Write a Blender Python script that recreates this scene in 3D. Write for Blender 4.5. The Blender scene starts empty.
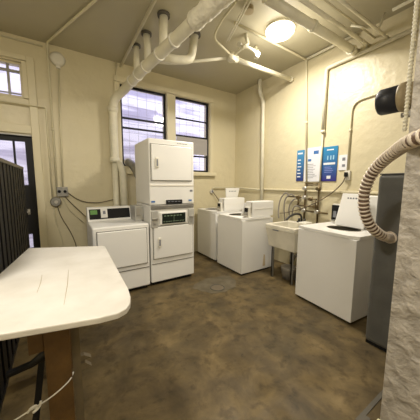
import bpy, bmesh, math, random
from mathutils import Vector, Matrix
random.seed(7)
S = bpy.context.scene
C = S.collection
PI = math.pi

# ------------------------------------------------------------------ camera
yaw, pitch, roll = .57209, .11525, .004745
cy, sy, cp, sp = math.cos(yaw), math.sin(yaw), math.cos(pitch), math.sin(pitch)
fw = Vector((sy*cp, cy*cp, -sp)); rt = Vector((cy, -sy, 0)); up = rt.cross(fw)
r2 = rt*math.cos(roll) + up*math.sin(roll); u2 = -rt*math.sin(roll) + up*math.cos(roll)
cd = bpy.data.cameras.new('camera'); cam = bpy.data.objects.new('camera', cd); C.objects.link(cam)
cd.sensor_width = 36; cd.sensor_fit = 'HORIZONTAL'; cd.lens = 231.26/420*36; cd.clip_start = .02
m = Matrix((r2, u2, -fw)).transposed().to_4x4(); m.translation = Vector((0, 0, 1.5))
cam.matrix_world = m
S.camera = cam

# ------------------------------------------------------------------ world, lights, exposure
w = bpy.data.worlds.new('sky'); S.world = w; w.use_nodes = True
bg = w.node_tree.nodes['Background']; bg.inputs[0].default_value = (.80, .80, 1.0, 1); bg.inputs[1].default_value = 2.6
S.view_settings.view_transform = 'Standard'; S.view_settings.look = 'None'
S.view_settings.gamma = 1; S.view_settings.use_curve_mapping = False
S.view_settings.exposure = 0.0
def lamp(name, loc, energy, size, color, kind='AREA', rot=(0, 0, 0)):
    l = bpy.data.lights.new(name, kind); l.energy = energy; l.color = color
    if kind == 'AREA': l.shape = 'DISK'; l.size = size
    else: l.shadow_soft_size = size
    o = bpy.data.objects.new(name, l); C.objects.link(o); o.location = loc; o.rotation_euler = rot
    return o
LAMP = (2.53, 2.26, 3.5)
lamp('dome_lamp_light', (LAMP[0], LAMP[1], 3.28), 15, .17, (1, .93, .83), 'POINT')
lamp('dome_lamp_downlight', (LAMP[0], LAMP[1], 3.37), 60, .36, (1, .93, .83))
lamp('added_fill_downlight', (-.8, 1.0, 3.37), 64, .40, (1, .94, .85))  # fill light added out of view to even out the room
lamp('passage_lamp_light', (.25, -.75, 2.72), 66, .25, (1, .95, .88), 'POINT')

# ------------------------------------------------------------------ materials
def mat(name, col, rough=.5, metal=0, var=0, vscale=3, bump=0, bscale=20, col2=None, emit=0, spec=None):
    M = bpy.data.materials.new(name); M.use_nodes = True; n = M.node_tree.nodes; l = M.node_tree.links
    b = n['Principled BSDF']; b.inputs['Base Color'].default_value = (*col, 1)
    b.inputs['Roughness'].default_value = rough; b.inputs['Metallic'].default_value = metal
    if spec is not None: b.inputs['Specular IOR Level'].default_value = spec
    tc = n.new('ShaderNodeTexCoord')
    if var or col2:
        t = n.new('ShaderNodeTexNoise'); t.inputs['Scale'].default_value = vscale; t.inputs['Detail'].default_value = 5
        r = n.new('ShaderNodeValToRGB'); c2 = col2 or tuple(c*(1-var) for c in col)
        r.color_ramp.elements[0].position = .35; r.color_ramp.elements[1].position = .65
        r.color_ramp.elements[0].color = (*c2, 1); r.color_ramp.elements[1].color = (*col, 1)
        l.new(tc.outputs['Object'], t.inputs['Vector']); l.new(t.outputs['Fac'], r.inputs['Fac']); l.new(r.outputs[0], b.inputs['Base Color'])
    if bump:
        t2 = n.new('ShaderNodeTexNoise'); t2.inputs['Scale'].default_value = bscale; t2.inputs['Detail'].default_value = 3
        bp = n.new('ShaderNodeBump'); bp.inputs['Strength'].default_value = bump; bp.inputs['Distance'].default_value = .02
        l.new(tc.outputs['Object'], t2.inputs['Vector']); l.new(t2.outputs['Fac'], bp.inputs['Height']); l.new(bp.outputs[0], b.inputs['Normal'])
    if emit:
        b.inputs['Emission Color'].default_value = (*col, 1); b.inputs['Emission Strength'].default_value = emit
    return M
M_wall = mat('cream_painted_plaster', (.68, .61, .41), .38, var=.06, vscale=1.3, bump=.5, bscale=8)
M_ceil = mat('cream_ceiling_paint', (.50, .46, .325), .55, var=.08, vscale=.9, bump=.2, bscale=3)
M_trim = mat('cream_trim_paint', (.69, .625, .43), .4, bump=.1, bscale=9)
M_pipe = mat('white_pipe_paint', (.78, .74, .58), .45, var=.12, vscale=6, bump=.3, bscale=18)
M_conduit = mat('cream_conduit_paint', (.66, .61, .43), .45)
M_enamel = mat('white_enamel', (.84, .83, .79), .28, var=.03, vscale=2)
M_enamel2 = mat('ivory_enamel', (.78, .75, .66), .35)
M_seam = mat('dark_seam', (.10, .09, .07), .7)
M_black = mat('black_plastic', (.008, .008, .008), .6, spec=.25)
M_blackmetal = mat('black_painted_metal', (.006, .006, .007), .5, spec=.3)
M_rail = mat('grey_rail_metal', (.16, .15, .13), .4, metal=.3)
M_chrome = mat('brushed_steel', (.55, .53, .48), .35, metal=.85)
M_zinc = mat('galvanised_steel', (.32, .31, .28), .45, metal=.6, var=.2, vscale=15)
M_brass = mat('aged_brass_pipe', (.19, .138, .066), .4, metal=.6, var=.3, vscale=12)
M_greypaint = mat('light_grey_metal', (.50, .49, .45), .4, metal=.3)
M_rubber = mat('grey_rubber_hose', (.22, .20, .17), .5)
M_cable = mat('brown_cable', (.14, .11, .07), .5)
M_wood = mat('shaded_brown_wood', (.13, .068, .018), .5, var=.45, vscale=7, bump=.2, bscale=30)  # brown lowered to put the under-table shade into the colour
M_wood2 = mat('shaded_pale_worn_wood', (.16, .125, .07), .6, var=.25, vscale=9)  # also darkened in colour for the shade beneath the tabletop
M_table = mat('white_painted_board', (.68, .655, .60), .5, col2=(.58, .55, .49), vscale=4, bump=.25, bscale=12)
M_bin = mat('dark_grey_metal', (.12, .12, .11), .5, var=.2, vscale=6, bump=.08, bscale=30)
M_hose = mat('tan_vinyl_hose', (.66, .57, .46), .4)
M_hosedark = mat('brown_hose_groove', (.19, .125, .09), .6)
M_tan = mat('tan_coupling', (.42, .34, .20), .5, var=.2, vscale=10)
M_sink = mat('cream_sink_plastic', (.74, .70, .58), .45, var=.12, vscale=6)
M_pvc = mat('black_faucet', (.03, .028, .025), .35)
M_green = mat('green_sticker', (.12, .30, .06), .5)
M_lcd = mat('dark_green_panel', (.008, .014, .009), .5, spec=.25)
M_card = mat('white_card', (.80, .79, .74), .5)
M_ink = mat('grey_ink', (.20, .21, .24), .6)
M_blueink = mat('blue_ink', (.05, .16, .42), .6)
M_paperw = mat('white_paper', (.78, .79, .82), .5)
M_string = mat('white_string', (.62, .60, .54), .7)
M_rust = mat('rust_stain', (.62, .50, .32), .6)
M_plastic = mat('white_plastic', (.75, .72, .62), .4)
M_glow = mat('lit_glass_dome', (1, .90, .70), .4, emit=4)

def rough_plaster():
    M = bpy.data.materials.new('rough_grey_plaster'); M.use_nodes = True; n = M.node_tree.nodes; l = M.node_tree.links
    b = n['Principled BSDF']; b.inputs['Roughness'].default_value = .42
    tc = n.new('ShaderNodeTexCoord')
    mp = n.new('ShaderNodeMapping'); mp.inputs['Scale'].default_value = (1, .9, 1.0); mp.inputs['Rotation'].default_value = (.5, 0, 0)
    t = n.new('ShaderNodeTexNoise'); t.inputs['Scale'].default_value = 15; t.inputs['Detail'].default_value = 6; t.inputs['Distortion'].default_value = .2
    v = n.new('ShaderNodeTexVoronoi'); v.inputs['Scale'].default_value = 9; v.feature = 'SMOOTH_F1'
    r = n.new('ShaderNodeValToRGB'); r.color_ramp.elements[0].color = (.31, .28, .235, 1); r.color_ramp.elements[1].color = (.44, .40, .345, 1)
    r.color_ramp.elements[0].position = .35; r.color_ramp.elements[1].position = .6
    mx = n.new('ShaderNodeMath'); mx.operation = 'MULTIPLY_ADD'; mx.inputs[1].default_value = .45
    bp = n.new('ShaderNodeBump'); bp.inputs['Strength'].default_value = 1.0; bp.inputs['Distance'].default_value = .03
    l.new(tc.outputs['Object'], mp.inputs[0]); l.new(mp.outputs[0], t.inputs['Vector']); l.new(mp.outputs[0], v.inputs['Vector'])
    l.new(t.outputs['Fac'], r.inputs['Fac']); l.new(r.outputs[0], b.inputs['Base Color'])
    l.new(v.outputs['Distance'], mx.inputs[0]); l.new(t.outputs['Fac'], mx.inputs[2]); l.new(mx.outputs[0], bp.inputs['Height'])
    l.new(bp.outputs[0], b.inputs['Normal'])
    return M
M_rough = rough_plaster()

def floor_mat():
    M = bpy.data.materials.new('stained_brown_concrete'); M.use_nodes = True; n = M.node_tree.nodes; l = M.node_tree.links
    b = n['Principled BSDF']; b.inputs['Roughness'].default_value = .42; b.inputs['Specular IOR Level'].default_value = .3
    tc = n.new('ShaderNodeTexCoord')
    def noise(sc, det, dist=0, off=(0, 0, 0)):
        mp = n.new('ShaderNodeMapping'); mp.inputs['Location'].default_value = off
        t = n.new('ShaderNodeTexNoise'); t.inputs['Scale'].default_value = sc; t.inputs['Detail'].default_value = det; t.inputs['Distortion'].default_value = dist
        t.inputs['Roughness'].default_value = .6
        l.new(tc.outputs['Object'], mp.inputs[0]); l.new(mp.outputs[0], t.inputs['Vector']); return t.outputs['Fac']
    def ramp(fac, stops):
        r = n.new('ShaderNodeValToRGB'); e = r.color_ramp.elements
        e[0].position, e[0].color = stops[0][0], (*stops[0][1], 1); e[1].position, e[1].color = stops[-1][0], (*stops[-1][1], 1)
        for p, c in stops[1:-1]:
            k = e.new(p); k.color = (*c, 1)
        l.new(fac, r.inputs['Fac']); return r.outputs[0]
    a = ramp(noise(3.6, 12, .4, (3, 1, 0)), [(.30, (.062, .045, .021)), (.46, (.103, .074, .033)), (.60, (.150, .107, .046)), (.75, (.205, .148, .068))])
    g = ramp(noise(1.9, 8, .3, (7, 2, 0)), [(.50, (0, 0, 0)), (.66, (1, 1, 1))])
    mx = n.new('ShaderNodeMixRGB'); mx.inputs[2].default_value = (.078, .062, .033, 1)
    mf = n.new('ShaderNodeMath'); mf.operation = 'MULTIPLY'; mf.inputs[1].default_value = .55
    l.new(g, mf.inputs[0]); l.new(mf.outputs[0], mx.inputs[0]); l.new(a, mx.inputs[1])
    d = ramp(noise(9, 10, .2, (0, 5, 0)), [(.34, (.35, .33, .30)), (.48, (1, 1, 1))])
    m2 = n.new('ShaderNodeMixRGB'); m2.blend_type = 'MULTIPLY'; m2.inputs[0].default_value = .6
    l.new(mx.outputs[0], m2.inputs[1]); l.new(d, m2.inputs[2]); l.new(m2.outputs[0], b.inputs['Base Color'])
    rr = ramp(noise(3, 4), [(.35, (.38, .38, .38)), (.65, (.75, .75, .75))]); l.new(rr, b.inputs['Roughness'])
    bp = n.new('ShaderNodeBump'); bp.inputs['Strength'].default_value = .15; bp.inputs['Distance'].default_value = .01
    l.new(noise(14, 6), bp.inputs['Height']); l.new(bp.outputs[0], b.inputs['Normal'])
    return M
M_floor = floor_mat()

def glass_mat():
    M = bpy.data.materials.new('window_glass'); M.use_nodes = True; n = M.node_tree.nodes; l = M.node_tree.links
    n.remove(n['Principled BSDF'])
    t = n.new('ShaderNodeBsdfTransparent'); t.inputs[0].default_value = (.93, .93, .95, 1)
    g = n.new('ShaderNodeBsdfGlossy'); g.inputs['Roughness'].default_value = .05
    x = n.new('ShaderNodeMixShader'); x.inputs[0].default_value = .06
    l.new(t.outputs[0], x.inputs[1]); l.new(g.outputs[0], x.inputs[2]); l.new(x.outputs[0], n['Material Output'].inputs[0])
    return M
M_glass = glass_mat()

def siding_mat():
    M = bpy.data.materials.new('pale_siding'); M.use_nodes = True; n = M.node_tree.nodes; l = M.node_tree.links
    b = n['Principled BSDF']; b.inputs['Roughness'].default_value = .8
    tc = n.new('ShaderNodeTexCoord'); mp = n.new('ShaderNodeMapping')
    wv = n.new('ShaderNodeTexNoise'); wv.inputs['Scale'].default_value = 1; wv.inputs['Detail'].default_value = 2
    mp.inputs['Scale'].default_value = (.8, 1, 7)
    r = n.new('ShaderNodeValToRGB'); r.color_ramp.elements[0].color = (.52, .49, .60, 1); r.color_ramp.elements[1].color = (.95, .93, .98, 1)
    r.color_ramp.elements[0].position = .4; r.color_ramp.elements[1].position = .58
    l.new(tc.outputs['Object'], mp.inputs[0]); l.new(mp.outputs[0], wv.inputs['Vector']); l.new(wv.outputs['Fac'], r.inputs['Fac'])
    l.new(r.outputs[0], b.inputs['Base Color'])
    return M
M_siding = siding_mat()

def poster_mat(name, top, bot, z0, z1):
    M = bpy.data.materials.new(name); M.use_nodes = True; n = M.node_tree.nodes; l = M.node_tree.links
    b = n['Principled BSDF']; b.inputs['Roughness'].default_value = .4
    g = n.new('ShaderNodeNewGeometry'); s = n.new('ShaderNodeSeparateXYZ'); mr = n.new('ShaderNodeMapRange')
    mr.inputs['From Min'].default_value = z0; mr.inputs['From Max'].default_value = z1
    r = n.new('ShaderNodeValToRGB'); r.color_ramp.elements[0].color = (*bot, 1); r.color_ramp.elements[1].color = (*top, 1)
    l.new(g.outputs['Position'], s.inputs[0]); l.new(s.outputs['Z'], mr.inputs['Value']); l.new(mr.outputs[0], r.inputs['Fac'])
    l.new(r.outputs[0], b.inputs['Base Color'])
    return M

# ------------------------------------------------------------------ geometry helpers
class MB:
    def __init__(s): s.bm = bmesh.new()
    def box(s, x0, x1, y0, y1, z0, z1, bev=0, seg=2):
        b = bmesh.new(); bmesh.ops.create_cube(b, size=1)
        for v in b.verts: v.co = Vector(((x0+x1)/2+v.co.x*(x1-x0), (y0+y1)/2+v.co.y*(y1-y0), (z0+z1)/2+v.co.z*(z1-z0)))
        if bev: bmesh.ops.bevel(b, geom=b.edges[:], offset=bev, segments=seg, profile=.5, affect='EDGES')
        return s.add(b)
    def add(s, b, mtx=None):
        if mtx is not None: bmesh.ops.transform(b, matrix=mtx, verts=b.verts[:])
        me = bpy.data.meshes.new('t'); b.to_mesh(me); b.free(); s.bm.from_mesh(me); bpy.data.meshes.remove(me); return s
    def prism(s, pts, d, bev=0):          # pts: closed polygon of 3D points, d: extrusion vector
        b = bmesh.new(); vs = [b.verts.new(p) for p in pts]; f = b.faces.new(vs)
        r = bmesh.ops.extrude_face_region(b, geom=[f]); nv = [e for e in r['geom'] if isinstance(e, bmesh.types.BMVert)]
        for v in nv: v.co += Vector(d)
        bmesh.ops.recalc_face_normals(b, faces=b.faces[:])
        if bev: bmesh.ops.bevel(b, geom=b.edges[:], offset=bev, segments=2, profile=.5, affect='EDGES')
        return s.add(b)
    def tube(s, pts, r, n=12, cap=True):   # r: number or list per point
        b = s.bm; pts = [Vector(p) for p in pts]; rings = []
        N = len(pts); rs = r if isinstance(r, (list, tuple)) else [r]*N
        ref = None
        for i, p in enumerate(pts):
            t = (pts[min(i+1, N-1)]-pts[max(i-1, 0)]).normalized()
            if ref is None:
                ref = Vector((0, 0, 1)) if abs(t.z) < .9 else Vector((1, 0, 0))
            a = (ref - t*ref.dot(t)).normalized(); ref = a; c = t.cross(a)
            rings.append([b.verts.new(p+(a*math.cos(2*PI*k/n)+c*math.sin(2*PI*k/n))*rs[i]) for k in range(n)])
        for i in range(N-1):
            for k in range(n):
                f = b.faces.new((rings[i][k], rings[i][(k+1) % n], rings[i+1][(k+1) % n], rings[i+1][k])); f.smooth = True
        if cap: b.faces.new(rings[0][::-1]); b.faces.new(rings[-1])
        return s
    def cyl(s, p0, p1, r, n=20): return s.tube([p0, p1], r, n)
    def obj(s, name, material, parent=None, loc=None):
        me = bpy.data.meshes.new(name)
        off = Vector(loc) if loc is not None else (Vector(parent.get('_w', (0, 0, 0))) if parent else Vector((0, 0, 0)))
        bmesh.ops.transform(s.bm, matrix=Matrix.Translation(-off), verts=s.bm.verts[:])
        bmesh.ops.recalc_face_normals(s.bm, faces=s.bm.faces[:])
        s.bm.to_mesh(me); s.bm.free(); me.materials.append(material)
        o = bpy.data.objects.new(name, me); C.objects.link(o)
        if parent: o.parent = parent; o['_w'] = tuple(off)
        else: o.location = off; o['_w'] = tuple(off)
        return o
def smooth(pts, it=3):                     # Chaikin rounding of a polyline
    pts = [Vector(p) for p in pts]
    for _ in range(it):
        q = [pts[0]]
        for a, b in zip(pts, pts[1:]): q += [a*.75+b*.25, a*.25+b*.75]
        pts = q+[pts[-1]]
    return pts
def bend(pts, r=.06, k=5):                 # straight runs with rounded elbows
    pts = [Vector(p) for p in pts]; out = [pts[0]]
    for a, b, c in zip(pts, pts[1:], pts[2:]):
        u = (a-b); v = (c-b); q = min(r, u.length*.45, v.length*.45); p0 = b+u.normalized()*q; p1 = b+v.normalized()*q
        for i in range(k+1):
            t = i/k; out.append(p0*(1-t)**2+b*2*t*(1-t)+p1*t*t)
    return out+[pts[-1]]
def thing(name, label, cat, loc, group=None):
    o = bpy.data.objects.new(name, None); C.objects.link(o); o.location = loc; o.empty_display_size = .1
    o['label'] = label; o['category'] = cat; o['_w'] = tuple(loc)
    if group: o['group'] = group
    return o
def tag(o, label, cat, group=None, kind=None):
    o['label'] = label; o['category'] = cat
    if group: o['group'] = group
    if kind: o['kind'] = kind
    return o
def struct(name, mb, m, parent=None):
    o = mb.obj(name, m, parent)
    if not parent: o['kind'] = 'structure'
    return o

# ------------------------------------------------------------------ room
D, W, ZC = 4.36, 3.5, 3.52
LX, BY = -1.75, -1.6
T = .22
struct('floor', MB().box(LX-.2, W+.3, BY-.2, D+.0, -.15, 0), M_floor)
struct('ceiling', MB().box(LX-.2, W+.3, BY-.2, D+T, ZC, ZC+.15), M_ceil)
def holes_wall(x0, x1, z0, z1, holes, y0, y1):
    mb = MB(); xs = sorted({x0, x1, *[h[0] for h in holes], *[h[1] for h in holes]}); zs = sorted({z0, z1, *[h[2] for h in holes], *[h[3] for h in holes]})
    b = mb.bm
    def inside(x, z): return any(h[0] < x < h[1] and h[2] < z < h[3] for h in holes)
    def quad(a): b.faces.new([b.verts.new(p) for p in a])
    for i in range(len(xs)-1):
        for j in range(len(zs)-1):
            X0, X1, Z0, Z1 = xs[i], xs[i+1], zs[j], zs[j+1]
            if inside((X0+X1)/2, (Z0+Z1)/2): continue
            for yy in (y0, y1): quad([(X0, yy, Z0), (X1, yy, Z0), (X1, yy, Z1), (X0, yy, Z1)])
            for (xa, dx) in ((X0, -1e-3), (X1, 1e-3)):
                if inside(xa+dx, (Z0+Z1)/2) or xa in (x0, x1): quad([(xa, y0, Z0), (xa, y1, Z0), (xa, y1, Z1), (xa, y0, Z1)])
            for (za, dz) in ((Z0, -1e-3), (Z1, 1e-3)):
                if inside((X0+X1)/2, za+dz) or za in (z0, z1): quad([(X0, y0, za), (X1, y0, za), (X1, y1, za), (X0, y1, za)])
    bmesh.ops.remove_doubles(b, verts=b.verts[:], dist=1e-5)
    return mb
W1 = (.955, 1.80, 1.80, 3.20); W2 = (1.98, 2.78, 1.74, 3.20); TR = (-1.20, -.365, 2.70, 3.18); DR = (-1.28, -.31, 0, 2.18)
struct('wall_back', holes_wall(LX, W, 0, ZC, [W1, W2, TR, DR], D, D+T), M_wall)
struct('wall_right', MB().box(W, W+.2, .505, D+T, 0, ZC), M_wall)
struct('wall_left', MB().box(LX-.15, LX, BY, D+T, 0, ZC), M_wall)
struct('wall_front', MB().box(LX, 1.6, BY-.15, BY, 0, ZC), M_wall)
struct('wall_passage', MB().box(1.6, W+.2, BY, .505, 0, ZC), M_rough)
# raised panel moulding of the right wall, ledge, casing
struct('trim_1', MB().box(W-.035, W, .52, 3.40, 1.365, 1.40, .008), M_trim)
cs = MB()
for a in ((-.31, -.215, 0, 3.27), (-1.38, -1.28, 0, 3.27)): cs.box(a[0], a[1], D-.03, D, a[2], a[3], .006)
cs.box(-1.28, -.31, D-.03, D, 3.20, 3.27, .006); cs.box(-1.28, -.31, D-.028, D, 2.20, 2.32, .006); cs.box(-1.28, -.31, D-.028, D, 2.58, 2.68, .006)
cs.box(-.365, -.31, D-.028, D, 2.69, 3.195, .005)
struct('trim_2', cs, M_trim)
cs = MB()
cs.box(1.80, 1.98, D-.03, D, 1.73, 3.20, .006); cs.box(.86, 2.86, D-.03, D, 3.21, 3.30, .006); cs.box(2.79, 2.87, D-.03, D, 1.73, 3.20, .006)
cs.box(.86, .945, D-.03, D, 1.73, 3.20, .006)
struct('trim_3', cs, M_trim)
struct('trim_4', MB().box(.84, 2.92, D-.09, D, 1.655, 1.73, .012), M_trim)
struct('trim_5', MB().box(1.50, 1.585, .548, .60, 0, .006).box(1.585, 2.34, .575, .60, 0, .006), M_seam)
# exterior seen through the panes
struct('wall_outside', MB().box(-4, 6.5, 6.6, 6.8, -.5, 4.2), M_siding)
struct('floor_outside', MB().box(-4, 6.5, D, 6.6, -.15, -.02), M_rough)

def window(n, R, bars_h, bars_v, frame_w=.035, extra=None):
    x0, x1, z0, z1 = R; y0, y1 = D+.05, D+.09
    f = MB()
    f.box(x0, x0+frame_w, y0, y1, z0, z1); f.box(x1-frame_w, x1, y0, y1, z0, z1)
    f.box(x0+frame_w, x1-frame_w, y0, y1, z1-frame_w, z1); f.box(x0+frame_w, x1-frame_w, y0, y1, z0, z0+frame_w)
    o = struct('window_%d' % n, f, M_blackmetal if n < 3 else M_trim)
    for z, h in bars_h: MB().box(x0+frame_w, x1-frame_w, y0+.002, y1-.002, z-h/2, z+h/2).obj('glazing_bar', M_blackmetal if n < 3 else M_zinc, o)
    for x, h in bars_v: MB().box(x-h/2, x+h/2, y0+.004, y1-.004, z0+frame_w, z1-frame_w).obj('glazing_bar', M_blackmetal if n < 3 else M_zinc, o)
    MB().box(x0+frame_w, x1-frame_w, y0+.015, y0+.02, z0+frame_w, z1-frame_w).obj('pane', M_glass, o)
    return o
w1 = window(1, W1, [(2.65, .03), (2.48, .03)], [])
w2 = window(2, W2, [(2.80, .025), (2.46, .035), (2.07, .03)], [])
# security mesh outside both windows
for wi, R in ((w1, W1), (w2, W2)):
    g = MB()
    for k in range(1, 5):
        x = R[0]+(R[1]-R[0])*k/5; g.box(x-.002, x+.002, D+.15, D+.154, R[2], R[3])
    for k in range(1, 9):
        z = R[2]+(R[3]-R[2])*k/9; g.box(R[0], R[1], D+.158, D+.162, z-.002, z+.002)
    g.obj('security_grille', M_zinc, wi)
MB().box(2.02, 2.745, D+.03, D+.036, 2.10, 2.44).obj('dull_panel', mat('dull_grey_glass', (.36, .34, .33), .4), w2)
w3 = window(3, TR, [(3.06, .035), (2.76, .012)], [(-.525, .03), (-.80, .03), (-1.0, .03)], .03)

# door: black steel leaf with glazed upper and lower lights
dr = thing('door_1', 'x', 'door', (-.8, D, 0)); del dr['label']; del dr['category']; dr['kind'] = 'structure'
d = MB(); y0, y1 = D+.02, D+.065
for a in ((-.40, -.315, .01, 2.165), (-1.27, -1.19, .01, 2.165), (-1.19, -.40, 2.09, 2.165), (-1.19, -.40, .72, 1.46), (-1.19, -.40, .01, .50)):
    d.box(a[0], a[1], y0, y1, a[2], a[3])
for x in (-.53, -.82, -1.0): d.box(x-.012, x+.012, y0+.005, y1-.005, 1.46, 2.09)
d.obj('door_leaf', M_blackmetal, dr)
MB().box(-1.19, -.40, y0+.02, y0+.026, 1.46, 2.09).box(-1.19, -.40, y0+.02, y0+.026, .50, .72).obj('door_glass', M_glass, dr)
MB().cyl((-.42, y0, 1.06), (-.42, y0-.05, 1.06), .012).tube([(-.42, y0-.05, 1.06), (-.52, y0-.05, 1.06)], .01).box(-.435, -.405, y0-.008, y0, 1.02, 1.10).obj('door_handle', M_chrome, dr)
MB().box(-1.27, -.315, D-.03, D+.02, 2.165, 2.185).obj('drip_strip', M_zinc, dr)

# ------------------------------------------------------------------ helper for faces on appliances
def ring_frame(mb, y, x0, x1, z0, z1, t, d):   # thin rectangular outline on plane y facing -Y
    mb.box(x0, x1, y-d, y, z0, z0+t); mb.box(x0, x1, y-d, y, z1-t, z1)
    mb.box(x0, x0+t, y-d, y, z0, z1); mb.box(x1-t, x1, y-d, y, z0, z1)
    return mb

# ------------------------------------------------------------------ stacked washer/dryer tower
x0, x1, yf, yb = 1.035, 1.735, 3.16, 3.86
t = thing('stacked_dryer', 'tall white stacked washer and dryer tower in front of the windows', 'washer dryer', (1.385, 3.5, 0))
MB().box(x0+.03, x1-.03, yf+.04, yb, 0, .06).obj('plinth', M_black, t)
MB().box(x0, x1, yf, yb, .05, 1.185, .012).obj('lower_cabinet', M_enamel, t)
MB().box(x0, x1, yf, yb, 1.19, 2.11, .012).obj('upper_cabinet', M_enamel, t)
MB().box(x0+.004, x1-.004, yf-.006, yf+.05, 1.455, 1.475).obj('trim_strip', M_enamel2, t)
def app_door(parent, X0, X1, Z0, Z1, handle, hz, y=yf):
    o = MB().box(X0, X1, y-.022, y+.002, Z0, Z1, .01).obj('door', M_enamel, parent)
    ring_frame(MB(), y-.001, X0-.008, X1+.008, Z0-.008, Z1+.008, .007, .002).obj('door_seal', M_seam, o)
    if handle: 
        MB().box(handle, handle+.045, y-.04, y-.02, hz-.07, hz+.07, .008).obj('handle', M_plastic, o)
        MB().box(handle+.012, handle+.033, y-.042, y-.038, hz-.045, hz+.045).obj('handle_recess', M_ink, o)
    return o
app_door(t, 1.065, 1.69, 1.535, 2.03, 1.12, 1.78)
app_door(t, 1.075, 1.70, .405, .875, 1.135, .645)
MB().box(x0+.01, x1-.01, yf-.006, yf+.01, .325, .332).obj('kick_seam', M_seam, t)
MB().box(x0+.01, x1-.01, yf-.018, yf+.01, 1.125, 1.185, .008).obj('ledge', M_zinc, t)
cp_ = MB().box(1.17, 1.60, yf-.03, yf+.005, .895, 1.085, .015).obj('control_panel', M_enamel, t)
MB().box(1.20, 1.57, yf-.034, yf-.028, .915, 1.06).obj('display', M_lcd, cp_)
g = MB()
g.box(1.22, 1.55, yf-.0355, yf-.033, .943, .946).box(1.23, 1.505, yf-.0355, yf-.033, 1.026, 1.029).box(1.38, 1.385, yf-.0355, yf-.033, .94, 1.03)
for k in range(9): g.box(1.22+.037*k, 1.235+.037*k+.008*(k % 3), yf-.036, yf-.033, .94, .95)
for k in range(6): g.box(1.23+.05*k, 1.255+.05*k, yf-.036, yf-.033, 1.02, 1.035)
g.obj('panel_marks', mat('pale_green_marks', (.18, .24, .16), .5), cp_)
MB().box(1.275, 1.53, yf-.01, yf+.005, 1.195, 1.255).obj('slot_display', M_black, t)
g = MB()
for k in range(4): g.box(1.30+.055*k, 1.335+.055*k, yf-.012, yf-.009, 1.225, 1.235)
g.obj('slot_marks', M_ink, t)
for X in (1.045, 1.63):
    o = MB().box(X, X+.095, yf-.03, yf+.004, .985, 1.105, .006).obj('coin_box', M_greypaint, t)
    MB().box(X, X+.095, yf-.028, yf+.004, .865, .98, .006).obj('coin_vault', M_greypaint, t)
    MB().box(X+.01, X+.085, yf-.05, yf-.028, .985, 1.0).obj('coin_slide', M_chrome, o)
    MB().cyl((X+.047, yf-.034, .92), (X+.047, yf-.028, .92), .015).obj('lock', M_chrome, o)
    s_ = MB().box(X, X+.075, yf-.003, yf+.001, 1.215, 1.275).obj('sticker', M_card, t)
    MB().box(X+.01, X+.065, yf-.005, yf-.002, 1.225, 1.25).obj('sticker_print', M_blueink, s_)
g = MB()
for k in range(7): g.box(1.46+.025*k, 1.475+.025*k, yf-.002, yf+.001, 2.066, 2.078)
g.obj('maker_mark', M_ink, t)
MB().box(1.665, 1.71, yf-.003, yf+.001, 1.37, 1.40).obj('print_lines', M_ink, t)

# ------------------------------------------------------------------ single front dryer, left of tower
x0, x1, yf, yb = .295, 1.005, 3.13, 3.86
t = thing('dryer', 'low white dryer with a black strip control panel left of the stacked tower', 'dryer', (.65, 3.5, 0))
MB().box(x0+.03, x1-.03, yf+.05, yb, 0, .06).obj('plinth', M_black, t)
MB().box(x0, x1, yf, yb, .05, .94, .016).obj('cabinet', M_enamel, t)
app_door(t, .345, .965, .385, .88, None, 0, yf)
MB().box(x0+.01, x1-.01, yf-.006, yf+.01, .318, .326).obj('kick_seam', M_seam, t)
con = MB().prism([(x0, 3.64, .94), (x0, 3.86, .94), (x0, 3.86, 1.14), (x0, 3.70, 1.145)], (.60, 0, 0), .008).obj('console', M_enamel, t)
def on_con(xa, xb, t0, t1, off=.004, th=.003):  # patch lying on the slanted console face
    a = Vector((0, 3.64, .94)); b = Vector((0, 3.70, 1.145)); nrm = Vector((0, -(b-a).z, (b-a).y)).normalized()
    p = [a.lerp(b, t0)+nrm*off, a.lerp(b, t1)+nrm*off]
    return [(xa, p[0].y, p[0].z), (xb, p[0].y, p[0].z), (xb, p[1].y, p[1].z), (xa, p[1].y, p[1].z)], nrm*(-th)
q, dv = on_con(x0+.025, x0+.585, .17, .86); strip = MB().prism(q, dv).obj('control_strip', M_black, con)
q, dv = on_con(x0+.04, x0+.13, .5, .80, .007); MB().prism(q, dv).obj('badge', M_green, strip)
q, dv = on_con(x0+.175, x0+.265, .25, .92, .008); cardo = MB().prism(q, dv).obj('card', M_card, strip)
g = MB()
q, dv = on_con(x0+.205, x0+.24, .5, .72, .010); g.prism(q, dv)
g.obj('small_print', M_ink, cardo)
cb = MB().box(.898, .99, 3.42, 3.70, .94, 1.16, .006).obj('coin_meter', M_greypaint, t)
MB().box(.91, .975, 3.37, 3.42, 1.03, 1.045).box(.92, .965, 3.41, 3.42, 1.045, 1.13).obj('coin_slide', M_chrome, cb)
cb = MB().box(.992, 1.03, 3.45, 3.68, .94, 1.13, .004).obj('meter_side', M_greypaint, t)

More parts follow.
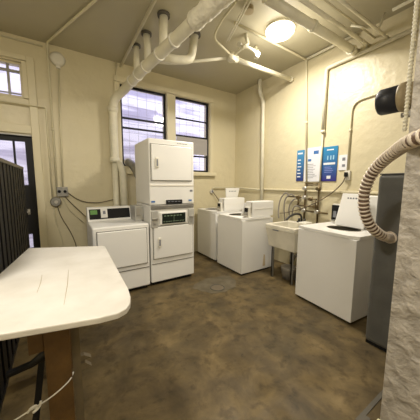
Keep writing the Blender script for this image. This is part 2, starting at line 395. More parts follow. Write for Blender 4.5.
# ------------------------------------------------------------------ top loading washers (built around a local frame)
def frame(loc, ux, uy):     # local -> world matrix
    ux = Vector(ux); uy = Vector(uy)
    mm = Matrix((ux, uy, Vector((0, 0, 1)))).transposed().to_4x4(); mm.translation = Vector(loc); return mm
def lobj(mb, mtx, name, m_, parent):
    bmesh.ops.transform(mb.bm, matrix=mtx, verts=mb.bm.verts[:]); return mb.obj(name, m_, parent)
def ell(cx, cy, a, b, z, n=28): return [(cx+a*math.cos(2*PI*k/n), cy+b*math.sin(2*PI*k/n), z) for k in range(n)]
def deck(mb, w, d, z0, z1, cx, cy, a, b):   # slab with an elliptical opening and a well under it
    n = 28; bm = mb.bm
    top = [bm.verts.new(p) for p in ell(cx, cy, a, b, z1)]; low = [bm.verts.new(p) for p in ell(cx, cy, a*.93, b*.93, z1-.35)]
    out = []
    for k in range(n):
        an = 2*PI*k/n; c, s_ = math.cos(an), math.sin(an)
        tx = ((w/2-cx) if c > 0 else (w/2+cx))/max(abs(c), 1e-6); ty = ((d/2-cy) if s_ > 0 else (d/2+cy))/max(abs(s_), 1e-6)
        tt = min(tx, ty); out.append(bm.verts.new((cx+c*tt, cy+s_*tt, z1)))
    bot = [bm.verts.new((v.co.x, v.co.y, z0)) for v in out]
    for k in range(n):
        j = (k+1) % n
        bm.faces.new((top[k], top[j], out[j], out[k])); bm.faces.new((out[k], out[j], bot[j], bot[k]))
    bmesh.ops.delete(bm, geom=low, context='VERTS')
    return mb
def tub(l):
    return MB().tube([(l['cx'], l['cy'], l['h']-.004), (l['cx'], l['cy'], l['h']-.34)], 1, 28)
# local frame: x across, y from front (-) to console (+), origin at base centre
def washer(label, mtx, loc, w, d, h, con_x, con_y, con_h, coin_x, lid, stain=False, group=None, side='x'):
    t = thing('washing_machine', label, 'washing machine', loc, group)
    L = lambda mb, n, m_, p=t: lobj(mb, mtx, n, m_, p)
    L(MB().box(-w/2+.03, w/2-.03, -d/2+.04, d/2-.03, 0, .035), 'plinth', M_black)
    cabm = MB(); z0, z1 = .03, h-.035
    cabm.box(-w/2, w/2, -d/2, -d/2+.02, z0, z1, .006).box(-w/2, w/2, d/2-.02, d/2, z0, z1, .006)
    cabm.box(-w/2, -w/2+.02, -d/2+.004, d/2-.004, z0, z1, .006).box(w/2-.02, w/2, -d/2+.004, d/2-.004, z0, z1, .006)
    L(cabm, 'cabinet', M_enamel)
    dk = L(deck(MB(), w+.012, d+.012, h-.033, h, lid['cx'], lid['cy'], lid['a'], lid['b']), 'top_deck', M_enamel)
    tb = tub(lid)
    for v in tb.bm.verts: v.co.x = lid['cx']+(v.co.x-lid['cx'])*lid['a']*1.01; v.co.y = lid['cy']+(v.co.y-lid['cy'])*lid['b']*1.01
    bmesh.ops.delete(tb.bm, geom=[f for f in tb.bm.faces if len(f.verts) > 4 and f.calc_center_median().z > .8], context='FACES')
    L(tb, 'tub', M_seam)
    L(deck_ring(lid), 'tub_rim', M_enamel2, dk)
    # console
    cx0, cx1 = con_x; cy0, cy1 = con_y
    co = L(MB().prism([(cx0, cy0, h), (cx0, cy1, h), (cx0, cy1, h+con_h), (cx0, cy0+.04, h+con_h)], (cx1-cx0, 0, 0), .012), 'console', M_enamel)
    L(MB().box(cx0+.02, cx1-.02, cy1-.001, cy1+.004, h+con_h*.52, h+con_h*.53), 'console_seam', M_enamel2, co)
    # coin meter and slides
    k0, k1 = coin_x
    km = k1-.055 if side == 'x' else k0
    cm = L(MB().prism([(km, cy0+.07, h), (km, cy1-.02, h), (km, cy1-.02, h+con_h*.66), (km, cy0+.09, h+con_h*.66)], (k1-km, 0, 0), .006), 'coin_meter', M_enamel2)
    if side == 'x':
        L(MB().box(km-.008, km+.002, cy0+.09, cy1-.04, h+con_h*.30, h+con_h*.60, .003), 'meter_face', M_black, cm)
        L(MB().box(km-.075, km-.004, cy1-.11, cy1-.04, h+.045, h+.062, .003).box(km-.02, km, cy1-.12, cy1-.03, h+.02, h+.09, .003), 'coin_slide', M_chrome, cm)
        L(MB().box(k1-.02, k1-.002, cy1-.012, cy1-.004, h+con_h*.28, h+con_h*.95, .003), 'meter_bracket', M_chrome, cm)
    else:
        L(MB().box(k0+.008, k1-.008, cy0+.055, cy0+.085, h+con_h*.10, h+con_h*.62, .004), 'meter_face', M_black, cm)
        L(MB().box(k0+.04, k1-.05, cy0+.048, cy0+.058, h+con_h*.2, h+con_h*.42), 'price_card', M_ink, cm)
        L(MB().box(k0+.05, k1-.05, cy0-.01, cy0+.055, h+.035, h+.05, .003), 'coin_slide', M_chrome, cm)
    # lid standing open
    a = Vector(lid['hinge']); b = Vector(lid['top']); hw, tw = lid['w']/2, lid['tw']/2
    dirn = (b-a).normalized(); nr = Vector((0, -dirn.z, dirn.y))
    pts = [(lid['lx']-hw, a.y, a.z), (lid['lx']+hw, a.y, a.z), (lid['lx']+hw, b.y*.1+a.y*.9, b.z*.1+a.z*.9), (lid['lx']+tw, b.y, b.z), (lid['lx']-tw, b.y, b.z), (lid['lx']-hw, b.y*.1+a.y*.9, b.z*.1+a.z*.9)]
    lo = L(MB().prism(pts, nr*.022, .006), 'lid', M_enamel)
    g = MB()
    for k in range(5):
        p = a.lerp(b, .86)+nr*(.024 if lid['s'] > 0 else -.002); X = lid['lx']-tw*.5+tw*.22*k
        g.box(X, X+tw*.12, p.y-.001, p.y+.001, p.z-.01, p.z+.008)
    L(g, 'lid_print', M_ink, lo)
    if stain:
        L(MB().prism([(w*.18, d/2+.001, .08), (w*.27, d/2+.001, .08), (w*.25, d/2+.001, .27), (w*.21, d/2+.001, .29)], (0, .0015, 0)), 'rust_streak', M_rust)
    return t
def deck_ring(l):
    mb = MB(); n = 28; h = l['h']
    mb.tube([Vector(p) for p in ell(l['cx'], l['cy'], l['a'], l['b'], h)+[ell(l['cx'], l['cy'], l['a'], l['b'], h)[0]]], .006, 6, cap=False)
    return mb
# two by the window wall: local y runs towards world -Y (console on the near side), local x towards world +X
def near_frame(x, y): return Matrix(((1, 0, 0, x), (0, -1, 0, y), (0, 0, 1, 0), (0, 0, 0, 1)))
lidn = dict(cx=-.05, cy=-.06, a=.22, b=.18, h=.945, lx=.02, hinge=(0, .10, .955), top=(0, .16, 1.17), w=.36, tw=.30, s=-1)
washer('white top-loading washer with a rusty streak beside the utility sink', near_frame(2.735, 3.105), (2.735, 3.105, 0), .70, .695, .945,
       (-.13, .36), (.13, .34), .26, (-.26, -.14), lidn, True)
lidf = dict(lidn); lidf.update(h=.965, lx=.25, hinge=(0, .08, .975), top=(0, .14, 1.385), w=.20, tw=.34)
lidf = dict(cx=-.12, cy=-.08, a=.17, b=.17, h=.965, lx=.22, hinge=(0, .08, .97), top=(0, .13, 1.40), w=.24, tw=.36, s=-1)
washer('white top-loading washer in the far corner with its lid propped up', near_frame(2.765, 3.90), (2.765, 3.90, 0), .70, .69, .965,
       (-.15, .36), (.13, .345), .25, (-.27, -.16), lidf)
# right one faces into the room: local y towards world +X, local x towards world -Y
fr = Matrix(((-.085, .9964, 0, 2.884), (-.9964, -.085, 0, 1.466), (0, 0, 1, 0), (0, 0, 0, 1)))
lidr = dict(cx=.02, cy=-.02, a=.20, b=.16, h=.96, lx=.0, hinge=(0, .10, .965), top=(0, .19, 1.375), w=.36, tw=.30, s=1)
lidr['lx'] = .012
washer('white top-loading washer with raised lid right of the utility sink', fr, (2.884, 1.466, 0), .745, .70, .96,
       (-.14, .35), (.20, .34), .40, (-.345, -.215), lidr, side='y')

# ------------------------------------------------------------------ utility sink
sx0, sx1, sy0, sy1 = 2.75, 3.36, 2.045, 2.62
t = thing('utility_sink', 'cream plastic utility sink on grey metal legs between two washers', 'sink', (3.05, 2.33, 0))
b = MB(); bm = b.bm
def ringr(x0, x1, y0, y1, z): return [bm.verts.new(p) for p in ((x0, y0, z), (x1, y0, z), (x1, y1, z), (x0, y1, z))]
R = [ringr(sx0+.04, sx1-.04, sy0+.03, sy1-.05, .50), ringr(sx0+.005, sx1, sy0+.005, sy1-.005, .80), ringr(sx0, sx1, sy0, sy1, .80), ringr(sx0, sx1, sy0, sy1, .86),
     ringr(sx0+.05, sx1-.10, sy0+.05, sy1-.05, .86), ringr(sx0+.09, sx1-.12, sy0+.09, sy1-.09, .56)]
for a, c in zip(R, R[1:]):
    for k in range(4): bm.faces.new((a[k], a[(k+1) % 4], c[(k+1) % 4], c[k]))
bm.faces.new(R[0]); bm.faces.new(R[-1])
bmesh.ops.bevel(bm, geom=bm.edges[:], offset=.012, segments=2, profile=.5, affect='EDGES')
b.obj('basin', M_sink, t)
MB().box(sx0-.004, sx0+.01, 2.35, 2.46, .775, .79, .003).obj('basin_label', M_ink, t)
for X in (sx0+.07, sx1-.08):
    for Y in (sy0+.07, sy1-.13):
        MB().box(X-.02, X+.02, Y-.003, Y+.02, 0, .52).box(X-.02, X-.015, Y-.02, Y+.02, 0, .52).obj('leg', M_zinc, t)
MB().tube(bend([(3.02, 2.3, .50), (3.02, 2.3, .30), (3.10, 2.35, .22), (3.2, 2.38, .30), (3.46, 2.38, .30)], .05), .025).obj('drain_pipe', M_zinc, t)
f = MB().box(3.27, 3.33, 2.26, 2.42, .86, .885, .008).tube(smooth([(3.30, 2.34, .88), (3.28, 2.34, 1.0), (3.16, 2.36, 1.02), (3.04, 2.38, .985), (2.98, 2.39, .93)]), .017)
f.cyl((3.30, 2.29, .88), (3.30, 2.29, .93), .018).cyl((3.30, 2.39, .88), (3.30, 2.39, .93), .018)
f.obj('faucet', M_pvc, t)
tag(MB().prism([(3.06, 2.10, .861), (3.23, 2.10, .861), (3.24, 2.24, .861), (3.07, 2.24, .861)], (0, 0, .05), .012).obj('detergent_tub', M_plastic, None, (3.15, 2.17, .861)),
    'small off-white tub on the rim of the utility sink', 'tub')
tag(MB().tube([(2.98, 2.30, 0), (2.98, 2.30, .16), (2.98, 2.30, .19)], [.10, .12, .125], 18).obj('bucket', M_rubber, None, (2.98, 2.30, 0)),
    'grey bucket on the floor under the utility sink', 'bucket')

# ------------------------------------------------------------------ plumbing on the right wall
t = thing('supply_pipes', 'brown brass supply pipes with valves on wall above the utility sink', 'pipes', (3.46, 2.3, 1.0))
X = W-.05
g = MB()
for Y, z0 in ((2.405, .90), (2.165, .86)): g.cyl((X, Y, z0), (X, Y, 1.51), .014)
g.cyl((X, 2.405, 1.50), (X, 2.165, 1.50), .014); g.cyl((X, 2.405, 1.47), (X, 2.165, 1.47), .008)
g.obj('riser_pipe', M_brass, t)
g = MB().cyl((X, 2.75, 1.27), (X, 2.40, 1.27), .013).cyl((X-.02, 2.55, 1.13), (X-.02, 2.2, 1.13), .013).cyl((X, 2.50, 1.05), (X, 2.0, 1.04), .013).cyl((X-.02, 2.52, 1.13), (X-.02, 2.52, 1.27), .013)
g.cyl((X-.02, 2.20, 1.13), (X-.02, 2.20, 1.25), .012).cyl((X-.02, 2.35, 1.25), (X-.02, 2.18, 1.25), .012)
g.obj('manifold_pipe', M_brass, t)
for (Y, z) in ((2.52, 1.27), (2.405, 1.27), (2.29, 1.25), (2.20, 1.13), (2.405, 1.05), (2.165, 1.05), (2.165, 1.42), (2.405, 1.42)):
    g = MB().cyl((X, Y, z-.03), (X, Y, z+.03), .024, 10).cyl((X, Y, z), (X-.05, Y, z), .012, 8).cyl((X-.05, Y, z), (X-.06, Y, z), .026, 10)
    g.obj('valve', M_brass if (Y+z) % .2 > .1 else M_chrome, t)
hs = [[(X, 2.72, 1.27), (3.42, 2.78, 1.36), (3.36, 2.86, 1.22), (3.30, 2.84, .98), (3.28, 2.80, .88)],
      [(X, 2.60, 1.27), (3.40, 2.66, 1.33), (3.36, 2.76, 1.22), (3.34, 2.74, 1.0), (3.36, 2.72, .8)],
      [(X, 2.52, 1.23), (3.40, 2.58, 1.25), (3.38, 2.68, 1.10), (3.40, 2.66, .9)],
      [(X, 2.46, 1.05), (3.40, 2.48, 1.12), (3.36, 2.56, 1.12), (3.38, 2.60, .92)]]
hl = ['grey washer hose, outermost and leftmost loop beside the utility sink', 'grey washer hose, second loop from the left above the utility sink',
      'short grey washer hose, third from the left, just left of the brass manifold', 'lowest grey washer hose leaving the brass pipes behind the sink rim']
for h, lb_ in zip(hs, hl):
    o = MB().tube(smooth(h), .012, 8).obj('water_hose', M_rubber, None, h[0])
    tag(o, lb_, 'hose', 'washer hoses by the sink')
# painted conduits with brown lower ends
def pipe(name, label, cat, pts, r, m_, bendr=.05, group=None, clamps=None, n=12):
    o = MB().tube(bend(pts, bendr), r, n).obj(name, m_, None, pts[0]); tag(o, label, cat, group)
    for c, ax in (clamps or []):
        c = Vector(c); a = Vector(ax)*.018
        MB().cyl(c-a, c+a, r*1.25, n).obj('clamp', m_, o)
    return o
pipe('conduit', 'thin cream conduit crossing the ceiling then dropping down the right wall to the posters', 'conduit',
     [(1.95, 2.48, 3.495), (3.475, 2.53, 3.495), (3.475, 2.41, 1.52)], .015, M_conduit, .04, clamps=[((3.475, 2.47, 2.5), (0, 0, 1))])
wp = pipe('water_pipe', 'cream pipe framing the upper right wall and dropping behind the blue poster', 'pipe',
     [(3.465, .56, 3.25), (3.465, 2.165, 3.22), (3.465, 2.165, 2.30)], .026, M_pipe, .05, clamps=[((3.465, 2.165, 2.3), (0, 0, 1))])
pipe('vertical_pipe', 'vertical cream pipe with an offset bend near the far right corner', 'pipe',
     [(3.40, 3.50, ZC), (3.40, 3.50, 3.3), (3.45, 3.44, 3.1), (3.45, 3.38, .02)], .035, M_pipe, .08)
pipe('horizontal_pipe', 'thin cream pipe running low along window wall into far corner behind the washers', 'pipe',
     [(2.84, D-.03, 1.34), (2.84, D-.05, 1.405), (3.455, D-.05, 1.405), (3.47, 3.45, 1.375)], .014, M_conduit, .03)

MB().cyl((3.465, 2.165, 2.30), (3.465, 2.165, 1.52), .012).obj('lower_pipe', M_conduit, wp)
# posters
def poster(label, Y0, Y1, z0, z1, m_, deco):
    o = MB().box(W-.012, W-.001, Y0, Y1, z0, z1).obj('poster', m_, None, (W, (Y0+Y1)/2, z0)); tag(o, label, 'poster'); X = W-.013
    for (a, b_, c, d_, mm, nm) in deco:
        for (p, q, r_, s_) in a:
            MB().box(X-.001, X+.001, Y1-(Y1-Y0)*q, Y1-(Y1-Y0)*p, z1-(z1-z0)*s_, z1-(z1-z0)*r_).obj(nm, mm, o)
blueg1 = poster_mat('blue_print_narrow', (.06, .28, .52), (.02, .03, .17), 1.545, 2.067)
blueg2 = poster_mat('blue_print_wide', (.03, .25, .48), (.03, .02, .2), 1.54, 2.07)
rows = lambda n, x0, x1, y0, y1, h: [(x0, x0+(x1-x0)*random.uniform(.6, 1), y0+(y1-y0)*k/n, y0+(y1-y0)*k/n+h) for k in range(n)]
poster('narrow blue poster, leftmost on the right wall', 2.49, 2.63, 1.545, 2.067, blueg1,
       [(rows(6, .15, .75, .30, .95, .035), 0, 0, 0, M_paperw, 'printed_text'), ([(.15, .8, .08, .13)], 0, 0, 0, M_paperw, 'heading')])
poster('white poster with two small blue pictures between the blue posters', 2.185, 2.475, 1.535, 2.085, M_paperw,
       [([(.55, .85, .10, .20), (.22, .42, .33, .40)], 0, 0, 0, M_blueink, 'picture'), (rows(9, .12, .85, .48, .93, .012), 0, 0, 0, M_ink, 'printed_text')])
poster('wide blue poster with white band, right of the white poster', 1.925, 2.165, 1.54, 2.065, blueg2,
       [([(.12, .88, .46, .52)], 0, 0, 0, M_paperw, 'white_band'), ([(.35, .42, .26, .38), (.55, .62, .26, .38), (.72, .80, .26, .38)], 0, 0, 0, mat('pale_blue_ink', (.35, .60, .75), .5), 'figures'),
        (rows(4, .2, .8, .58, .78, .02), 0, 0, 0, mat('mid_blue_ink', (.20, .25, .60), .5), 'printed_text'), ([(.38, .64, .84, .93)], 0, 0, 0, M_paperw, 'emblem'), ([(.3, .75, .08, .11)], 0, 0, 0, M_paperw, 'heading')])
poster('small white notice with dark symbols, rightmost of the wall notices', 1.775, 1.90, 1.70, 1.92, M_paperw,
       [([(.4, .75, .18, .38), (.4, .75, .62, .78)], 0, 0, 0, M_ink, 'symbols')])
# socket and plug
t = thing('wall_socket', 'small cream wall socket with black plug above right washer', 'socket', (W, 1.75, 1.62))
MB().box(W-.03, W, 1.72, 1.80, 1.55, 1.69, .008).obj('face_plate', M_plastic, t)
MB().box(W-.07, W-.03, 1.745, 1.785, 1.60, 1.665, .006).obj('plug', M_black, t)
c = smooth([(W-.06, 1.765, 1.60), (3.44, 1.80, 1.50), (3.42, 2.0, 1.30), (3.38, 2.35, 1.10), (3.34, 2.70, .98), (3.30, 2.80, .97)])
tag(MB().tube(c, .008, 6).obj('power_cord', M_cable, None, (W-.06, 1.765, 1.60)), 'dark power cord hanging from wall socket across the brass pipes', 'cord')
pipe('conduit', 'cream conduit rising from wall socket and curving right near black canister', 'conduit',
     [(3.485, 1.765, 1.69), (3.485, 1.765, 2.63), (3.485, .54, 2.70)], .013, M_conduit, .14, clamps=[((3.485, 1.765, 2.25), (0, 0, 1))])
# round outlet under second window
t = thing('wall_outlet', 'round metal wall outlet with cable below the second window', 'outlet', (2.84, D, 1.32))
MB().cyl((2.84, D, 1.32), (2.84, D-.04, 1.32), .045).obj('outlet_box', M_plastic, t)
MB().cyl((2.84, D-.04, 1.32), (2.84, D-.055, 1.32), .02).obj('plug', M_ink, t)
tag(MB().tube(smooth([(2.85, D-.05, 1.31), (2.95, 4.29, 1.18), (3.08, 4.28, 1.0), (3.16, 4.29, .9)]), .009, 6).obj('power_cord', M_cable, None, (2.85, D-.05, 1.31)),
    'brown cord running diagonally down from the round outlet under the window', 'cord')

# ------------------------------------------------------------------ left part of the back wall
pipe('conduit', 'cream conduit running diagonally over the ceiling, then down to the round junction box', 'conduit',
     [(1.35, .72, 3.495), (-.04, 4.27, 3.495), (-.045, D-.015, 3.42), (-.05, D-.015, 1.26)], .014, M_conduit, .03, clamps=[((-.05, D-.015, 2.3), (0, 0, 1))])
pipe('conduit', 'cream conduit along top of the window wall at far left', 'conduit', [(LX, D-.02, 3.46), (-.10, D-.02, 3.46)], .012, M_conduit)
pipe('conduit', 'cream conduit crossing above the black door then dropping to the round box', 'conduit',
     [(LX, D-.045, 2.60), (-.115, D-.045, 2.60), (-.115, D-.045, 1.26)], .011, M_conduit, .03)
pipe('conduit', 'cream conduit dropping from the round bell to the square electrical box', 'conduit', [(.075, D-.015, 3.2), (.03, D-.015, 1.42)], .012, M_conduit)
t = thing('alarm_bell', 'round beige bell high on the wall left of windows', 'bell', (.075, D, 3.33))
MB().tube([(.075, D, 3.33), (.075, D-.03, 3.33), (.075, D-.05, 3.33), (.075, D-.06, 3.33)], [.095, .10, .085, .05], 24).obj('dome', M_plastic, t)
MB().box(.045, .105, D-.04, D, 3.20, 3.25, .005).obj('mount', M_plastic, t)
t = thing('electrical_box', 'square grey metal electrical box left of the low dryer', 'electrical box', (.025, D, 1.36))
MB().box(-.055, .095, D-.05, D, 1.28, 1.43, .006).obj('box', M_zinc, t)
MB().cyl((-.02, D-.05, 1.36), (-.02, D-.06, 1.36), .022).cyl((.055, D-.05, 1.36), (.055, D-.06, 1.36), .022).obj('socket', M_black, t)
t = thing('junction_box', 'rounded grey junction box just below the square electrical box', 'junction box', (-.075, D, 1.2))
MB().tube([(-.075, D, 1.20), (-.075, D-.05, 1.20), (-.075, D-.075, 1.20)], [.075, .075, .06], 20).obj('cover', M_zinc, t)
MB().cyl((-.07, D-.075, 1.20), (-.07, D-.085, 1.20), .025).obj('knob', M_chrome, t)
yy = D-.03
for lab, pts in (('dark cable sagging right from the square box to the big pipes', [(.09, yy, 1.34), (.25, yy, 1.20), (.5, yy, 1.15), (.78, yy, 1.21)]),
                 ('dark cable dropping steeply from the square box towards the dryer console', [(.05, yy, 1.28), (.12, yy, 1.18), (.24, yy, 1.04), (.36, 4.2, .90)]),
                 ('grey cable hanging from the square box behind the dryer corner', [(.02, yy, 1.28), (.08, yy, 1.08), (.22, yy, .92), (.36, 4.2, .80)]),
                 ('brown cable falling from the round junction box towards the floor', [(-.06, yy, 1.13), (-.02, yy, .95), (.10, yy, .70), (.17, yy, .45), (.2, yy, .02)]),
                 ('thin grey cable hanging straight below the round junction box', [(-.10, yy, 1.13), (-.10, yy, .9), (-.02, yy, .6), (.02, yy, .02)])):
    tag(MB().tube(smooth(pts), .0065, 6).obj('cable', M_cable if 'grey' not in lab else M_conduit, None, pts[0]), lab, 'cable')

# ------------------------------------------------------------------ big pipes
t = thing('drain_stack', 'thick white wrapped pipe sloping under the ceiling and down the wall beside the windows', 'pipe', (.86, 4.22, 0))
main = [(.80, 4.24, 1.86), (.80, 4.24, 2.70), (.82, 4.22, 2.87), (.95, 4.08, 2.98), (1.0, 3.75, 3.03), (1.10, 3.15, 3.09), (1.27, 2.15, 3.15), (1.40, 1.30, 3.20), (1.45, 1.0, 3.21)]
MB().tube(smooth(main, 2), [.068]*len(smooth(main, 2)), 18).obj('main_pipe', M_pipe, t)
wr = [Vector((1.25, 2.27, 3.145)), Vector((1.33, 1.80, 3.17)), Vector((1.44, 1.06, 3.207))]
pts = []; rr = []
for k in range(40):
    f_ = k/39; p = wr[0].lerp(wr[1], f_*2) if f_ < .5 else wr[1].lerp(wr[2], f_*2-1); pts.append(p); rr.append(.088+random.uniform(-.006, .008))
MB().tube(pts, rr, 18).obj('insulation', mat('white_wrapping', (.84, .80, .66), .8, var=.15, vscale=14, bump=.8, bscale=30), t)
for p in ((1.00, 3.75, 3.03), (1.035, 3.55, 3.05), (1.075, 3.30, 3.075), (1.135, 2.95, 3.10), (1.19, 2.62, 3.12)):
    q = Vector((.17, -1, .06)).normalized()*.014; p = Vector(p); MB().cyl(p-q, p+q, .079, 18).obj('pipe_band', M_plastic, t)
for z in (2.70, 1.88): MB().cyl((.80, 4.24, z-.04), (.80, 4.24, z+.04), .08, 18).obj('coupling', M_pipe, t)
MB().tube(bend([(.80, 4.24, 1.86), (.80, 4.24, .02)], .05), .05).obj('lower_pipe', M_pipe, t)
MB().tube(bend([(.85, 4.22, 1.86), (.915, 4.20, 1.70), (.93, 4.20, .02)], .06), .062).obj('branch_pipe', M_pipe, t)
pb = [((1.155, 2.88, 3.10), (1.165, 2.86, 3.52), .05), ((1.10, 3.28, 3.09), (1.10, 3.32, 3.52), .046), ((1.04, 3.62, 3.06), (1.06, 3.68, 3.52), .042)]
for a, b_, r in pb:
    o = MB().cyl(a, b_, r).obj('riser', M_pipe, t); MB().cyl((b_[0], b_[1], 3.49), (b_[0], b_[1], 3.519), r*1.5).obj('ceiling_flange', M_seam, o)
o = MB().tube(bend([(1.12, 3.02, 3.10), (1.42, 3.0, 3.13), (1.60, 2.98, 3.17), (1.66, 2.98, 3.52)], .14, 8), .055).obj('riser', M_pipe, t)
MB().cyl((1.66, 2.98, 3.49), (1.66, 2.98, 3.519), .08).obj('ceiling_flange', M_seam, o)
pipe('conduit', 'thin vertical cream conduit from the ceiling beside thick pipe', 'conduit', [(.90, D-.02, ZC), (.90, D-.02, 2.95)], .013, M_conduit)
# dryer vent
t = thing('vent_duct', 'silver flexible vent elbow behind the tower at the window bottom', 'duct', (1.0, 4.2, 1.8))
vp = smooth([(1.12, 3.95, 1.60), (1.10, 4.10, 1.74), (1.06, 4.24, 1.85), (1.05, D+.03, 1.87)], 4)
MB().tube(vp, [.06+.005*(k % 2) for k in range(len(vp))], 16).obj('flex_duct', M_zinc, t)
MB().cyl((1.05, D-.02, 1.87), (1.05, D+.02, 1.87), .072).obj('collar', M_chrome, t)
tag(MB().tube(smooth([(1.12, 3.95, 1.60), (1.15, 3.93, 1.3), (1.12, 3.92, .9)]), .06, 14).obj('vent_duct', M_zinc, None, (1.12, 3.95, 1.6)),
    'dark grey duct dropping behind the tower below the silver vent elbow', 'duct')

# ceiling pipes on the right
pipe('ceiling_pipe', 'thin cream pipe along ceiling from window wall towards camera, left of thick pipe', 'pipe', [(.98, D, 3.47), (.97, BY, 3.47)], .02, M_pipe)
pipe('ceiling_pipe', 'thickest cream pipe crossing the ceiling beside the lit dome', 'pipe', [(1.75, 1.76, 3.27), (W, 1.76, 3.27)], .05, M_pipe, clamps=[((2.5, 1.76, 3.27), (1, 0, 0)), ((3.35, 1.76, 3.27), (1, 0, 0))])
pipe('ceiling_pipe', 'medium cream pipe just right of the thickest ceiling pipe', 'pipe', [(1.65, 1.61, 3.29), (W, 1.61, 3.29)], .022, M_pipe, clamps=[((3.3, 1.61, 3.29), (1, 0, 0))])
pipe('ceiling_pipe', 'slim cream pipe, second right of the thickest ceiling pipe', 'pipe', [(1.65, 1.55, 3.36), (W, 1.55, 3.36)], .011, M_conduit)
pipe('ceiling_pipe', 'cream pipe nearest the grey pier, ending at the wall-framing pipe', 'pipe', [(1.65, 1.39, 3.27), (W-.03, 1.39, 3.27)], .017, M_pipe)
pipe('ceiling_pipe', 'thin cream pipe zigzagging between ceiling pipes near right wall', 'pipe', [(3.0, 1.60, 3.36), (3.05, 1.48, 3.30), (3.2, 1.52, 3.36), (3.25, 1.40, 3.32), (3.3, 1.38, 3.48)], .012, M_pipe, .02)
pipe('ceiling_pipe', 'thin cream pipe along top of right wall behind the ceiling pipes', 'pipe', [(3.45, 1.75, 3.49), (3.45, 2.5, 3.49)], .018, M_pipe)
pipe('ceiling_pipe', 'short cream pipe along the ceiling corner above the wall-framing pipe', 'pipe', [(3.3, 1.30, 3.47), (3.3, .56, 3.47)], .018, M_pipe)
pipe('gas_pipe', 'cream pipe from valve cluster ending at the far right wall', 'pipe', [(2.16, 2.8, 3.276), (W, 2.8, 3.288)], .034, M_pipe, clamps=[((2.22, 2.8, 3.277), (1, 0, 0)), ((3.45, 2.8, 3.288), (1, 0, 0))])
pipe('gas_pipe', 'thin cream pipe from the thick wrapped pipe to the valve cluster', 'pipe', [(1.12, 3.40, 3.20), (1.472, 3.30, 3.22), (2.15, 2.80, 3.276)], .02, M_pipe)
t = thing('valve_cluster', 'white valve with elbows where two ceiling pipes meet', 'valve', (2.18, 2.78, 3.28))
MB().cyl((2.16, 2.8, 3.23), (2.16, 2.8, 3.34), .05).cyl((2.10, 2.81, 3.27), (2.26, 2.8, 3.28), .047).obj('tee', M_pipe, t)
MB().tube(bend([(2.17, 2.78, 3.30), (2.22, 2.6, 3.36), (2.34, 2.55, 3.32), (2.44, 2.58, 3.30)], .05), .02).obj('elbow', M_pipe, t)
MB().cyl((2.42, 2.55, 3.30), (2.47, 2.62, 3.30), .035).obj('cap', M_plastic, t)
MB().tube(bend([(2.20, 2.62, 3.34), (2.30, 2.62, 3.42), (2.23, 2.6, 3.52)], .03), .024).obj('hanger', M_pipe, t)
MB().cyl((2.17, 2.66, 3.40), (2.28, 2.70, 3.40), .03).obj('handle', M_plastic, t)
pipe('looped_conduit', 'thin cream conduit curving down near the thick wrapped pipe to the valve', 'conduit', [(1.75, 2.2, 3.50), (1.78, 2.55, 3.48), (1.80, 2.75, 3.40), (2.12, 2.78, 3.30)], .014, M_conduit, .12)
pipe('rod_hanger', 'thin white rod slanting down above the valve, left of two', 'rod', [(1.72, 1.9, 3.42), (1.93, 2.62, 3.33)], .008, M_pipe)
pipe('rod_hanger', 'thin white rod slanting down above the valve, right of two', 'rod', [(1.82, 1.95, 3.50), (1.95, 2.60, 3.34)], .010, M_pipe)
pipe('ceiling_pipe', 'cream pipe along ceiling just beside white wrapped pipe', 'pipe', [(1.60, 1.35, 3.40), (1.42, 2.4, 3.40), (1.46, 2.5, 3.40)], .02, M_pipe)
pipe('ceiling_pipe', 'tangled cream pipe crossing above the white wrapped pipe', 'pipe', [(1.45, 2.2, 3.44), (1.75, 2.05, 3.44), (1.85, 1.7, 3.44)], .025, M_pipe, .1)
t = thing('ceiling_flange', 'dark round fitting on the ceiling left of the lit dome', 'fitting', (1.93, 2.10, 3.5))
MB().cyl((1.95, 2.22, 3.519), (1.95, 2.22, 3.47), .055).obj('ring', M_tan, t)
t = thing('ceiling_sensor', 'small metal ceiling hook between lit dome and far pipe', 'hook', (2.55, 2.72, 3.5))
MB().cyl((2.55, 2.72, 3.519), (2.55, 2.72, 3.47), .015).box(2.50, 2.60, 2.71, 2.73, 3.46, 3.475).obj('hook', M_conduit, t)

# dome lamp
def dome(name, label, x, y, z, r, m_):
    t = thing(name, label, 'lamp', (x, y, z))
    MB().tube([(x, y, z), (x, y, z-.03)], [r*.95, r*.95], 28).obj('base', M_plastic, t)
    pr = [(x, y, z-.03), (x, y, z-.06), (x, y, z-.09), (x, y, z-.115), (x, y, z-.125)]
    MB().tube(pr, [r, r*.97, r*.82, r*.5, r*.12], 28).obj('shade', m_, t)
    return t
dome('ceiling_lamp', 'glowing round glass dome lamp on the ceiling', LAMP[0], LAMP[1], 3.519, .185, M_glow)
dome('ceiling_lamp', 'round dome lamp on the passage ceiling behind the camera', .25, -.75, 3.519, .17, M_glow)

